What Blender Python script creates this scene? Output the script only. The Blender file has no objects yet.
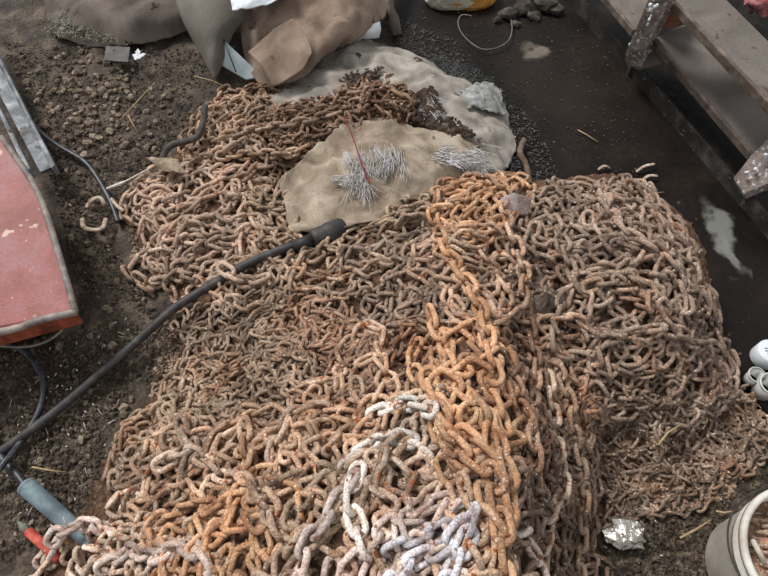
import bpy, bmesh, math, random
import numpy as np
from mathutils import Vector, Matrix, noise, Quaternion

random.seed(7); RNG = np.random.default_rng(7)
SC = bpy.context.scene
COL = SC.collection

# ------------------------------------------------------------------ camera, world, light
FPX = 647.0
CAMZ = 1.7
PITCH = math.radians(60)
FW = np.array([0, math.cos(PITCH), -math.sin(PITCH)])
UPV = np.array([0, math.sin(PITCH), math.cos(PITCH)])
cam_d = bpy.data.cameras.new('camera')
cam_d.sensor_width = 36; cam_d.lens = 36 * FPX / 768; cam_d.clip_start = 0.02
cam = bpy.data.objects.new('camera', cam_d); COL.objects.link(cam)
cam.location = (0, 0, CAMZ); cam.rotation_euler = (math.pi / 2 - PITCH, 0, 0)
SC.camera = cam

w = bpy.data.worlds.new('world'); SC.world = w; w.use_nodes = True
bg = w.node_tree.nodes['Background']
bg.inputs[0].default_value = (0.93, 0.97, 1.0, 1); bg.inputs[1].default_value = 0.60
sd = bpy.data.lights.new('daylight', 'SUN'); sd.energy = 3.5; sd.angle = math.radians(18); sd.color = (1, 0.98, 0.96)
so = bpy.data.objects.new('daylight', sd); COL.objects.link(so)
so.rotation_euler = (math.radians(-26), math.radians(-30), 0)
SC.view_settings.view_transform = 'Standard'; SC.view_settings.look = 'None'
SC.view_settings.gamma = 1; SC.view_settings.use_curve_mapping = False
SC.view_settings.exposure = 0.0

# ------------------------------------------------------------------ pixel <-> world
def P(px, py, z=0.0):
    r = np.array([(px - 384) / FPX, 0, 0]) + UPV * ((288 - py) / FPX) + FW
    t = (z - CAMZ) / r[2]
    return Vector((r[0] * t, r[1] * t, z))
def proj(x, y, z):
    y = np.asarray(y, float); z = np.asarray(z, float) - CAMZ
    dep = y * FW[1] + z * FW[2]
    u = y * UPV[1] + z * UPV[2]
    return 384 + FPX * np.asarray(x) / dep, 288 - FPX * u / dep

# ------------------------------------------------------------------ helpers
def lin(c):
    return tuple((v / 255 / 12.92 if v / 255 <= 0.04045 else ((v / 255 + 0.055) / 1.055) ** 2.4) for v in c) + (1,)

def material(name, cols, scale=30, fine=160, rough=0.85, bump=0.4, bumpscale=200, spec=0.3, vary=0.25,
             metallic=0.0, stops=None, distort=0.6, bdist=0.002, speck=None, speck2=None, shared=0.0, transmission=0.0):
    m = bpy.data.materials.new(name); m.use_nodes = True
    nt = m.node_tree; N = nt.nodes; K = nt.links
    b = N['Principled BSDF']
    geo = N.new('ShaderNodeNewGeometry')
    oi = N.new('ShaderNodeObjectInfo')
    off = N.new('ShaderNodeVectorMath'); off.operation = 'ADD'
    n1 = N.new('ShaderNodeTexNoise'); n1.inputs['Scale'].default_value = scale; n1.inputs['Detail'].default_value = 6
    n1.inputs['Distortion'].default_value = distort
    K.new(geo.outputs['Position'], n1.inputs['Vector'])
    r1 = N.new('ShaderNodeValToRGB'); K.new(n1.outputs['Fac'], r1.inputs['Fac'])
    e = r1.color_ramp.elements
    k = len(cols)
    stops = stops or [0.3 + 0.4 * i / max(1, k - 1) for i in range(k)]
    while len(e) < k: e.new(0.5)
    for i in range(k):
        e[i].position = stops[i]
    for i in range(k):
        e[i].color = lin(cols[i])
    n2 = N.new('ShaderNodeTexNoise'); n2.inputs['Scale'].default_value = fine; n2.inputs['Detail'].default_value = 4
    K.new(geo.outputs['Position'], n2.inputs['Vector'])
    mr = N.new('ShaderNodeMapRange'); mr.inputs['From Min'].default_value = 0.3; mr.inputs['From Max'].default_value = 0.7
    mr.inputs['To Min'].default_value = 1 - vary * 1.3; mr.inputs['To Max'].default_value = 1 + vary
    K.new(n2.outputs['Fac'], mr.inputs['Value'])
    mo = N.new('ShaderNodeMapRange'); mo.inputs['To Min'].default_value = 1 - vary; mo.inputs['To Max'].default_value = 1 + vary
    K.new(oi.outputs['Random'], mo.inputs['Value'])
    mu = N.new('ShaderNodeMath'); mu.operation = 'MULTIPLY'
    K.new(mr.outputs[0], mu.inputs[0]); K.new(mo.outputs[0], mu.inputs[1])
    vm = N.new('ShaderNodeVectorMath'); vm.operation = 'SCALE'
    K.new(r1.outputs['Color'], vm.inputs[0]); K.new(mu.outputs[0], vm.inputs['Scale'])
    out = vm.outputs[0]
    if shared:     # rust tones that run through the whole heap
        ns = N.new('ShaderNodeTexNoise'); ns.inputs['Scale'].default_value = 7; ns.inputs['Detail'].default_value = 7; ns.inputs['Roughness'].default_value = 0.65
        K.new(geo.outputs['Position'], ns.inputs['Vector'])
        rs = N.new('ShaderNodeValToRGB'); K.new(ns.outputs['Fac'], rs.inputs['Fac'])
        tones = [(0.34,(92,72,60)),(0.45,(150,124,102)),(0.52,(190,164,142)),(0.6,(176,128,94)),(0.7,(120,84,62))]
        while len(rs.color_ramp.elements) < len(tones): rs.color_ramp.elements.new(0.5)
        for i, (pp, cc) in enumerate(tones): rs.color_ramp.elements[i].position = pp
        for i, (pp, cc) in enumerate(tones): rs.color_ramp.elements[i].color = lin(cc)
        sm = N.new('ShaderNodeVectorMath'); sm.operation = 'SCALE'; K.new(rs.outputs['Color'], sm.inputs[0]); K.new(mu.outputs[0], sm.inputs['Scale'])
        mh = N.new('ShaderNodeMix'); mh.data_type = 'RGBA'; mh.inputs[0].default_value = shared
        K.new(out, mh.inputs[6]); K.new(sm.outputs[0], mh.inputs[7]); out = mh.outputs[2]
    for speck in [q for q in (speck, speck2) if q]:      # (colour, scale, threshold)
        v = N.new('ShaderNodeTexNoise'); v.inputs['Scale'].default_value = speck[1]; v.inputs['Detail'].default_value = 3
        K.new(geo.outputs['Position'], v.inputs['Vector'])
        mp = N.new('ShaderNodeMapRange'); mp.inputs['From Min'].default_value = speck[2]; mp.inputs['From Max'].default_value = speck[2] + 0.05
        K.new(v.outputs['Fac'], mp.inputs['Value'])
        mx = N.new('ShaderNodeMix'); mx.data_type = 'RGBA'
        K.new(mp.outputs[0], mx.inputs[0]); K.new(out, mx.inputs[6]); mx.inputs[7].default_value = lin(speck[0])
        out = mx.outputs[2]
    K.new(out, b.inputs['Base Color'])
    b.inputs['Roughness'].default_value = rough
    b.inputs['Specular IOR Level'].default_value = spec
    b.inputs['Metallic'].default_value = metallic
    if transmission: b.inputs['Transmission Weight'].default_value = transmission
    if bump:
        n3 = N.new('ShaderNodeTexNoise'); n3.inputs['Scale'].default_value = bumpscale; n3.inputs['Detail'].default_value = 5
        K.new(geo.outputs['Position'], n3.inputs['Vector'])
        bp = N.new('ShaderNodeBump'); bp.inputs['Strength'].default_value = bump; bp.inputs['Distance'].default_value = bdist
        K.new(n3.outputs['Fac'], bp.inputs['Height']); K.new(bp.outputs[0], b.inputs['Normal'])
    return m

def mesh_np(name, V, F, mat=None, smooth=True):
    me = bpy.data.meshes.new(name)
    me.from_pydata([tuple(v) for v in V], [], [tuple(f) for f in F])
    if smooth: me.polygons.foreach_set('use_smooth', [True] * len(me.polygons))
    if mat: me.materials.append(mat)
    me.update()
    return me

def link_obj(name, me, parent=None, loc=None):
    o = bpy.data.objects.new(name, me); COL.objects.link(o)
    if loc is not None: o.location = loc
    if parent is not None: o.parent = parent
    return o

def tag(o, label=None, cat=None, group=None, kind=None):
    if label: o['label'] = label
    if cat: o['category'] = cat
    if group: o['group'] = group
    if kind: o['kind'] = kind
    return o

def thing(name, loc, label, cat, group=None, kind=None):
    o = bpy.data.objects.new(name, None); COL.objects.link(o); o.location = loc
    o.empty_display_size = 0.05
    return tag(o, label, cat, group, kind)

class MB:
    """collects shapes in world coordinates; build() makes one mesh object, origin at its base or at its parent"""
    def __init__(s): s.V = []; s.F = []
    def add(s, V, F):
        n = len(s.V); s.V += [Vector(v) for v in V]; s.F += [tuple(i + n for i in f) for f in F]
    def tube(s, pts, r, sides=8, cap=True, flat=1.0):
        pts = [Vector(p) for p in pts]; n = len(pts)
        rr = r if isinstance(r, (list, tuple)) else [r] * n
        base = len(s.V); prev = None
        for i, p in enumerate(pts):
            t = (pts[min(i + 1, n - 1)] - pts[max(i - 1, 0)]).normalized()
            if prev is None:
                a = t.cross(Vector((0, 0, 1)))
                if a.length < 1e-3: a = t.cross(Vector((0, 1, 0)))
                a.normalize()
            else:
                a = (prev - t * prev.dot(t)).normalized()
            prev = a; b = t.cross(a)
            for k in range(sides):
                an = 2 * math.pi * k / sides
                s.V.append(p + a * (math.cos(an) * rr[i]) + b * (math.sin(an) * rr[i] * flat))
        for i in range(n - 1):
            for k in range(sides):
                k2 = (k + 1) % sides
                s.F.append((base + i * sides + k, base + i * sides + k2, base + (i + 1) * sides + k2, base + (i + 1) * sides + k))
        if cap:
            s.F.append(tuple(base + k for k in reversed(range(sides))))
            s.F.append(tuple(base + (n - 1) * sides + k for k in range(sides)))
    def prism(s, top, drop):
        """closed slab: polygon 'top' extruded by vector 'drop'"""
        n = len(top); top = [Vector(p) for p in top]; d = Vector(drop)
        V = top + [p + d for p in top]
        F = [tuple(range(n)), tuple(range(2 * n - 1, n - 1, -1))]
        for i in range(n):
            j = (i + 1) % n; F.append((i, i + n, j + n, j))
        s.add(V, F)
    def build(s, name, mat, parent=None, smooth=True, bevel=0, autos=False):
        if parent is not None: org = Vector(parent.location)
        else:
            xs = [v.x for v in s.V]; ys = [v.y for v in s.V]
            org = Vector(((min(xs) + max(xs)) / 2, (min(ys) + max(ys)) / 2, min(v.z for v in s.V)))
        me = mesh_np(name, [v - org for v in s.V], s.F, mat, smooth)
        bm = bmesh.new(); bm.from_mesh(me); bmesh.ops.recalc_face_normals(bm, faces=bm.faces); bm.to_mesh(me); bm.free()
        o = link_obj(name, me, parent, None if parent is not None else org)
        if bevel:
            md = o.modifiers.new('bevel', 'BEVEL'); md.width = bevel; md.segments = 2; md.limit_method = 'ANGLE'
        return o

def smooth_path(pts, per=8):
    pts = [Vector(p) for p in pts]; out = []
    n = len(pts)
    for i in range(n - 1):
        p0 = pts[max(i - 1, 0)]; p1 = pts[i]; p2 = pts[i + 1]; p3 = pts[min(i + 2, n - 1)]
        for k in range(per):
            t = k / per
            out.append(0.5 * ((2 * p1) + (p2 - p0) * t + (2 * p0 - 5 * p1 + 4 * p2 - p3) * t * t + (3 * p1 - p0 - 3 * p2 + p3) * t ** 3))
    out.append(pts[-1]); return out

def patch(name, net, mat, parent=None, up=10, thick=0.006, wrinkle=0.012, wscale=9, seed=0, fray=0.0, fine=0.0):
    """cloth/sheet from a control net of (px,py,z)"""
    rows = [smooth_path([P(*c) for c in r], up) for r in net]
    cols = list(zip(*rows))
    cols = [smooth_path(c, up) for c in cols]
    nc = len(cols); nr = len(cols[0])
    V = []; F = []
    for j in range(nr):
        for i in range(nc):
            v = cols[i][j].copy()
            q = Vector((v.x * wscale + seed * 7.3, v.y * wscale, seed))
            v.z += wrinkle * (noise.noise(q) + 0.5 * noise.noise(q * 2.3)) + fine * noise.noise(q * 9)
            rid = 1 - abs(noise.noise(q * 0.7 + Vector((3, 1, 0)))) * 4
            if rid > 0: v.z += wrinkle * 0.9 * rid
            if fray and (i in (0, nc - 1) or j in (0, nr - 1)):
                v.x += fray * noise.noise(q * 5); v.y += fray * noise.noise(q * 5 + Vector((9, 9, 9)))
            v.z = max(v.z, 0.008)
            V.append(v)
    for j in range(nr - 1):
        for i in range(nc - 1):
            a = j * nc + i; F.append((a, a + 1, a + nc + 1, a + nc))
    mb = MB(); mb.V = V; mb.F = F
    o = mb.build(name, mat, parent)
    md = o.modifiers.new('thickness', 'SOLIDIFY'); md.thickness = thick; md.offset = -1
    return o

def rock_mesh(name, mat, sub=1, sq=(1, 1, 0.6), rough=0.35, seed=0):
    bm = bmesh.new(); bmesh.ops.create_icosphere(bm, subdivisions=sub, radius=1)
    for v in bm.verts:
        k = 1 + rough * noise.noise(v.co * 1.3 + Vector((seed * 3.1, 0, 0)))
        v.co = Vector((v.co.x * sq[0] * k, v.co.y * sq[1] * k, v.co.z * sq[2] * k))
    me = bpy.data.meshes.new(name); bm.to_mesh(me); bm.free(); me.materials.append(mat)
    return me

# ------------------------------------------------------------------ heap height field
CTRL = [ # px, py, z  (surface of the heap before the last chain layer)
 # left / top-left heap
 (120,190,0),(118,250,0),(150,300,0),(135,215,.035),(165,180,.05),(215,200,.11),(270,200,.11),(210,255,.10),(160,265,.045),(250,255,.11),(300,200,.08),
 (195,105,.01),(260,88,.02),(330,82,.05),(405,82,.08),(225,130,.09),(300,120,.13),(370,110,.14),(410,105,.12),(330,160,.06),(300,150,.1),(430,120,.03),(200,160,.06),
 # sack area
 (400,150,.06),(340,210,.07),(450,150,.06),(400,190,.09),(500,170,.02),(300,235,.10),
 # centre
 (175,310,0),(190,340,.04),(150,385,0),(230,310,.12),(260,345,.17),(320,280,.18),(320,240,.14),(380,220,.17),(380,290,.25),(330,340,.24),(250,390,.22),(190,400,.12),(400,360,.33),(330,390,.31),(420,240,.25),
 # ridge
 (465,185,.27),(440,200,.26),(500,200,.27),(455,240,.33),(510,250,.30),(470,300,.38),(520,300,.30),(480,350,.42),(440,340,.36),(460,400,.46),(500,420,.47),(510,470,.50),(515,540,.50),(450,480,.48),(470,560,.52),(520,600,.50),
 # bottom left & centre
 (105,425,0),(92,470,0),(75,500,0),(30,540,0),(0,565,0),(-60,600,0),(125,440,.06),(120,490,.12),(100,540,.12),(60,575,.05),(170,440,.19),(180,500,.26),(160,570,.30),(230,480,.33),(260,560,.40),(280,430,.32),(340,450,.41),(330,520,.46),(400,430,.43),(400,520,.49),(380,600,.50),(200,640,.35),(50,640,.1),
 # valley and right
 (540,330,.24),(535,380,.27),(550,430,.27),(548,500,.26),(545,576,.24),(575,400,.20),(585,450,.13),(588,520,.06),(580,600,.08),(600,560,.02),(620,500,.02),(620,430,.09),
 (540,190,.16),(575,185,.12),(610,182,.15),(640,190,.13),(600,230,.26),(560,240,.24),(650,240,.24),(690,240,.12),(620,280,.29),(570,290,.25),(670,300,.26),(710,310,.10),(600,340,.24),(660,360,.21),(700,370,.15),(742,372,.02),(755,400,0),(640,400,.15),(710,410,.07),(680,450,.04),(740,450,.01),(660,500,.01),(730,490,0),
 # outside zeros
 (600,140,0),(700,180,0),(745,300,0),(790,350,0),(520,120,0),(560,165,0),(680,560,0),(620,620,0),(760,560,0),(800,480,0),(150,120,0),(80,200,0),(60,330,0),(50,430,0),(0,480,0),(0,300,0),(300,40,0),(420,40,0),(150,50,0),(560,60,0),(720,220,0),(660,185,0.0),(30,60,0),(725,270,0),(740,320,0),
]
GX0, GX1, GY0, GY1, GS = -1.7, 1.7, -0.1, 2.9, 0.007
gx = np.arange(GX0, GX1, GS); gy = np.arange(GY0, GY1, GS)
GXX, GYY = np.meshgrid(gx, gy, indexing='ij')
cp = np.array([list(P(a, b, c)) for a, b, c in CTRL])
D = np.sqrt(((cp[:, None, :2] - cp[None, :, :2]) ** 2).sum(-1) + 0.03 ** 2)
n_ = len(cp)
wts = np.linalg.solve(D + 0.0 * np.eye(n_), cp[:, 2])
H = np.zeros_like(GXX)
for i in range(n_):
    H += wts[i] * np.sqrt((GXX - cp[i, 0]) ** 2 + (GYY - cp[i, 1]) ** 2 + 0.03 ** 2)
def vnoise(scale, seed):
    """smooth value noise on the grid"""
    r = np.random.default_rng(seed); nx = int((GX1 - GX0) * scale) + 3; ny = int((GY1 - GY0) * scale) + 3
    g = r.random((nx, ny)) * 2 - 1
    u = (GXX - GX0) * scale; v = (GYY - GY0) * scale
    iu = u.astype(int); iv = v.astype(int); fu = u - iu; fv = v - iv
    fu = fu * fu * (3 - 2 * fu); fv = fv * fv * (3 - 2 * fv)
    return (g[iu, iv] * (1 - fu) + g[iu + 1, iv] * fu) * (1 - fv) + (g[iu, iv + 1] * (1 - fu) + g[iu + 1, iv + 1] * fu) * fv
H = H - 0.035
mask = np.clip(H / 0.06, 0, 1)
H = np.maximum(H, 0) + mask * (0.022 * vnoise(9, 1) + 0.012 * vnoise(22, 2))
fall = np.clip((GYY + 0.09) / 0.17, 0, 1)      # the heap ends a little before the camera's foot
H = np.maximum(H, 0) * fall * fall * (3 - 2 * fall)
HB = H.copy()
def gi(x, y):
    return min(max(int((x - GX0) / GS), 0), len(gx) - 1), min(max(int((y - GY0) / GS), 0), len(gy) - 1)
def HH(x, y):
    i, j = gi(x, y); return float(H[i, j])
def hit(px, py):
    r = np.array([(px - 384) / FPX, 0, 0]) + UPV * ((288 - py) / FPX) + FW
    t = 0.8
    for _ in range(900):
        x, y, z = r[0] * t, r[1] * t, CAMZ + r[2] * t
        if z <= HH(x, y): break
        t += 0.003
    return x, y, max(z, 0)

# ------------------------------------------------------------------ setting: floor
m_soil = material('wet_soil', [(38,31,26),(64,54,45),(94,82,69)], scale=14, fine=120, rough=0.75, bump=0.9, bumpscale=90, bdist=0.01, spec=0.35, vary=0.3,
                  speck=((132,118,102), 110, 0.69))
NX, NY = 330, 300
fx = np.linspace(-2.6, 2.6, NX); fy = np.linspace(-0.9, 3.6, NY)
V = []; F = []
for i in range(NX):
    for j in range(NY):
        x, y = fx[i], fy[j]
        px, py = proj(x, y, 0)
        q = Vector((x, y, 0))
        z = 0.014 * noise.noise(q * 5) + 0.009 * noise.noise(q * 17) + 0.008 * noise.noise(q * 43) - 0.004
        V.append((x, y, z))
for i in range(NX - 1):
    for j in range(NY - 1):
        a = i * NY + j; F.append((a, a + NY, a + NY + 1, a + 1))
floor = link_obj('floor', mesh_np('floor', V, F, m_soil)); tag(floor, 'dark damp soil floor with scattered gravel', kind='structure')

# wet black slab on the right, with soft-edged paler patches mixed into its colour
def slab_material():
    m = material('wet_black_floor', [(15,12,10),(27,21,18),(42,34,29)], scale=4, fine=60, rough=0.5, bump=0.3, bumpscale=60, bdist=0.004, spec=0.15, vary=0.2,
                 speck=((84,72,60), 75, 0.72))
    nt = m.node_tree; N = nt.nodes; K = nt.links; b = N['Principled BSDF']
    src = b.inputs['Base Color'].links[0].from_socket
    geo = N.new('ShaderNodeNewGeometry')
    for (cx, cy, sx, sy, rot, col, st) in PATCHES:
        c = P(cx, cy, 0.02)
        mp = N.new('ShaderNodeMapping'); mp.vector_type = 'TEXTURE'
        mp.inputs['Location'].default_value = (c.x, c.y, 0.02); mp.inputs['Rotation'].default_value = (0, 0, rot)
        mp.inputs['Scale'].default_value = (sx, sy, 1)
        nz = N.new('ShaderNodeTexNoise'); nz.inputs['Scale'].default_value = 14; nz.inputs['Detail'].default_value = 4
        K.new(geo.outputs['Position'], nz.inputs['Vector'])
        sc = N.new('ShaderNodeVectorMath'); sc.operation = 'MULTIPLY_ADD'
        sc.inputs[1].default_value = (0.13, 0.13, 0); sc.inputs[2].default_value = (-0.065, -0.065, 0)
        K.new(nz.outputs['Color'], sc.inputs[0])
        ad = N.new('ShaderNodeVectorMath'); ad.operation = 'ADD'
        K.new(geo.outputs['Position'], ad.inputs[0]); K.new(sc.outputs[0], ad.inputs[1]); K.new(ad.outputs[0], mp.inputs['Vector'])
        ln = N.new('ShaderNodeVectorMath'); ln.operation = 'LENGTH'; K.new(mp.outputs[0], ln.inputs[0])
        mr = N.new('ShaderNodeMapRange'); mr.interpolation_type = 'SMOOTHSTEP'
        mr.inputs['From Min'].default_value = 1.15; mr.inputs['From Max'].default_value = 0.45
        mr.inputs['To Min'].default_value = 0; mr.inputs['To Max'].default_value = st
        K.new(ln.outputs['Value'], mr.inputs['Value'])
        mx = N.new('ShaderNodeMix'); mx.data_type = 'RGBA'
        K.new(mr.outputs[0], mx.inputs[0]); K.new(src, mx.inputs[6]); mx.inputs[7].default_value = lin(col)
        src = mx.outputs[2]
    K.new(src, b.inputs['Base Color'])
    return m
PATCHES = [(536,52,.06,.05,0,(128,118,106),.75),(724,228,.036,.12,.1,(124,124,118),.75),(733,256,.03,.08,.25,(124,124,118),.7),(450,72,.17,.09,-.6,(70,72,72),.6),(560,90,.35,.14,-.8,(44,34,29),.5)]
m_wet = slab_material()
mb = MB()
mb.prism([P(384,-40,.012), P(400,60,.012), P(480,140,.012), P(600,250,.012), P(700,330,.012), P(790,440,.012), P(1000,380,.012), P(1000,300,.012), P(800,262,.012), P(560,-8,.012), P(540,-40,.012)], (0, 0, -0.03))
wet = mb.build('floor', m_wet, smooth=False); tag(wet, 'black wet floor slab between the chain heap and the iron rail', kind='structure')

# ------------------------------------------------------------------ rust mound under the chains
m_mound = material('packed_rust_debris', [(66,46,35),(104,76,58),(142,112,90)], scale=45, fine=240, rough=0.9, bump=1.0, bumpscale=150, bdist=0.012, vary=0.35)
sub = 2
Vm = []; idx = -np.ones((len(gx), len(gy)), int); Fm = []
jit = vnoise(60, 5) * 0.007 + vnoise(110, 6) * 0.006
for i in range(0, len(gx), sub):
    for j in range(0, len(gy), sub):
        i0, i1, j0, j1 = max(i - 4, 0), i + 5, max(j - 4, 0), j + 5
        if HB[i0:i1, j0:j1].max() > 0.002:
            idx[i, j] = len(Vm); Vm.append((gx[i], gy[j], HB[i, j] + 0.006 + jit[i, j]))
for i in range(0, len(gx) - sub, sub):
    for j in range(0, len(gy) - sub, sub):
        q = (idx[i, j], idx[i + sub, j], idx[i + sub, j + sub], idx[i, j + sub])
        if min(q) >= 0: Fm.append(q)
mound = link_obj('rust_debris', mesh_np('rust_debris', Vm, Fm, m_mound))
tag(mound, 'packed brown rust flakes and dirt filling the gaps under the chain heap', 'rust debris', kind='stuff')

# ------------------------------------------------------------------ chains
def link_base(L, Wd, d, seed, maj=14, mnr=7):
    """oval chain link lying in XY, long axis X"""
    V = []; F = []
    hs = (L - Wd) / 2; R = (Wd - d) / 2
    pts = []
    na = maj // 2
    for s in (1, -1):
        for k in range(na):
            a = -math.pi / 2 + math.pi * k / (na - 1)
            pts.append((s * (hs + R * math.cos(a)), s * R * math.sin(a)))
    n = len(pts)
    ph = seed * 1.7
    for i, (x, y) in enumerate(pts):
        x0, y0 = pts[i - 1]; x1, y1 = pts[(i + 1) % n]
        t = Vector((x1 - x0, y1 - y0, 0)).normalized(); nn = Vector((t.y, -t.x, 0))
        for k in range(mnr):
            a = 2 * math.pi * k / mnr
            rr = d / 2 * (1 + 0.16 * noise.noise(Vector((x, y, a * 0.3)) * (2.2 / d) + Vector((ph, ph, 0))))
            V.append((x + nn.x * math.cos(a) * rr, y + nn.y * math.cos(a) * rr, math.sin(a) * rr))
    for i in range(n):
        i2 = (i + 1) % n
        for k in range(mnr):
            k2 = (k + 1) % mnr
            F.append((i * mnr + k, i * mnr + k2, i2 * mnr + k2, i2 * mnr + k))
    return np.array(V), F
TOTAL = [0]
def build_chain(pts, L, label, mat, group=None, wr=0.62, dr=0.195, rollj=26, tj=0.26, name='rusty_chain', bury=0.0, grow=0.25, zmax=None):
    """pts: list of (x,y) link centres; lays them on H, stamps H"""
    Wd = L * wr; d = L * dr
    n = len(pts)
    rad = Wd * 0.42
    k = max(1, int(rad / GS))
    zs = []
    for i, (x, y) in enumerate(pts):
        a, b = gi(x, y)
        blk = H[max(a - k, 0):a + k + 1, max(b - k, 0):b + k + 1]
        z = float(np.partition(blk.ravel(), int(blk.size * 0.72))[int(blk.size * 0.72)]) + d * 0.55 + Wd * 0.10 - bury
        zs.append(max(z, Wd * 0.33))
        i0 = max(a - k, 0); 
        new = z + d * grow - Wd * .1
        H[i0:a + k + 1, max(b - k, 0):b + k + 1] = np.maximum(blk, np.minimum(blk + d * 0.8, new))
    z2 = [sum(zs[max(0, min(n - 1, i + o))] * ww for o, ww in ((-1, .25), (0, .5), (1, .25))) for i in range(n)]
    z2 = [max(a, b) for a, b in zip(z2, [v - d * .4 for v in zs])]
    W = [Vector((pts[i][0], pts[i][1], z2[i])) for i in range(n)]
    base = W[n // 2].copy(); base.z = max(0, min(v.z for v in W) - Wd * .5)
    root = thing(name, base, label, 'chain', group)
    variants = []
    for s in range(2):
        Vb, Fb = link_base(L, Wd, d, s + random.random() * 9)
        variants.append((Vb, Fb, mesh_np('link', Vb, Fb, mat)))
    SV = []; SF = []; off = 0
    roll0 = random.uniform(30, 60)
    n_single = 300
    for i in range(n):
        t = W[min(i + 1, n - 1)] - W[max(i - 1, 0)]
        if t.length < 1e-5: t = Vector((1, 0, 0))
        t.normalize()
        t += Vector((random.gauss(0, tj), random.gauss(0, tj), random.gauss(0, tj * .7))); t.normalize()
        roll0 += random.gauss(0, 6); roll0 = min(max(roll0, 20), 70)
        roll = math.radians(roll0 - (90 if i % 2 else 0) + random.gauss(0, rollj))
        q = t.to_track_quat('X', 'Z') @ Quaternion((1, 0, 0), roll)
        v = variants[i % 2]
        if i >= n - n_single:
            o = link_obj('link', v[2], root)
            o.location = W[i] - base; o.rotation_mode = 'QUATERNION'; o.rotation_quaternion = q
        else:
            M = np.array(q.to_matrix()); SV.append(v[0] @ M.T + np.array(W[i] - base))
            SF += [tuple(a + off for a in f) for f in v[1]]; off += len(v[0])
    if SV:
        o = link_obj('lower_links', mesh_np('lower_links', np.concatenate(SV), SF, mat), root); o['kind'] = 'stuff'
    TOTAL[0] += n
    return root

def inpoly(x, y, poly):
    c = False; n = len(poly)
    for i in range(n):
        x1, y1 = poly[i]; x2, y2 = poly[i - 1]
        if (y1 > y) != (y2 > y) and x < (x2 - x1) * (y - y1) / (y2 - y1) + x1: c = not c
    return c
def poly_area_m2(poly):
    W = [hit(*p)[:2] for p in poly]; s = 0
    for i in range(len(W)):
        s += W[i - 1][0] * W[i][1] - W[i][0] * W[i - 1][1]
    return abs(s) / 2
def heap_walk(poly, L, n, wr=0.62, dr=0.195, curl=0.6):
    pitch = L * (1 - 2 * dr) * 1.02
    W = [hit(*p)[:2] for p in poly]
    for _ in range(500):
        bx = (random.uniform(min(p[0] for p in poly), max(p[0] for p in poly)), random.uniform(min(p[1] for p in poly), max(p[1] for p in poly)))
        if inpoly(bx[0], bx[1], poly): break
    x, y, _z = hit(*bx); th = random.uniform(0, 6.28)
    cx = sum(p[0] for p in W) / len(W); cy = sum(p[1] for p in W) / len(W)
    pts = [(x, y)]; seen = {}
    k = max(1, int(L * .3 / GS)); bias = 0
    for i in range(n - 1):
        best = None
        if i % 7 == 0: bias = random.choice((-1, 1)) * random.uniform(0, curl)
        for c in range(7):
            dt = bias + random.gauss(0, 0.75)
            a = th + dt; nx = x + pitch * math.cos(a); ny = y + pitch * math.sin(a)
            ii, jj = gi(nx, ny); hz = H[max(ii - k, 0):ii + k + 1, max(jj - k, 0):jj + k + 1].mean()
            px, py = proj(nx, ny, hz)
            key = (int(nx / (L * .6)), int(ny / (L * .6)))
            sc = seen.get(key, 0) * 1.0 + abs(dt) * 0.45 + random.random() * 0.5 + (hz - HB[ii, jj]) * 22
            if not inpoly(float(px), float(py), poly):
                sc += 20 + 30 * math.hypot(nx - cx, ny - cy)
            if best is None or sc < best[0]: best = (sc, a, nx, ny, key)
        _, th, x, y, key = best
        seen[key] = seen.get(key, 0) + 1
        pts.append((x, y))
    return pts

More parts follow.
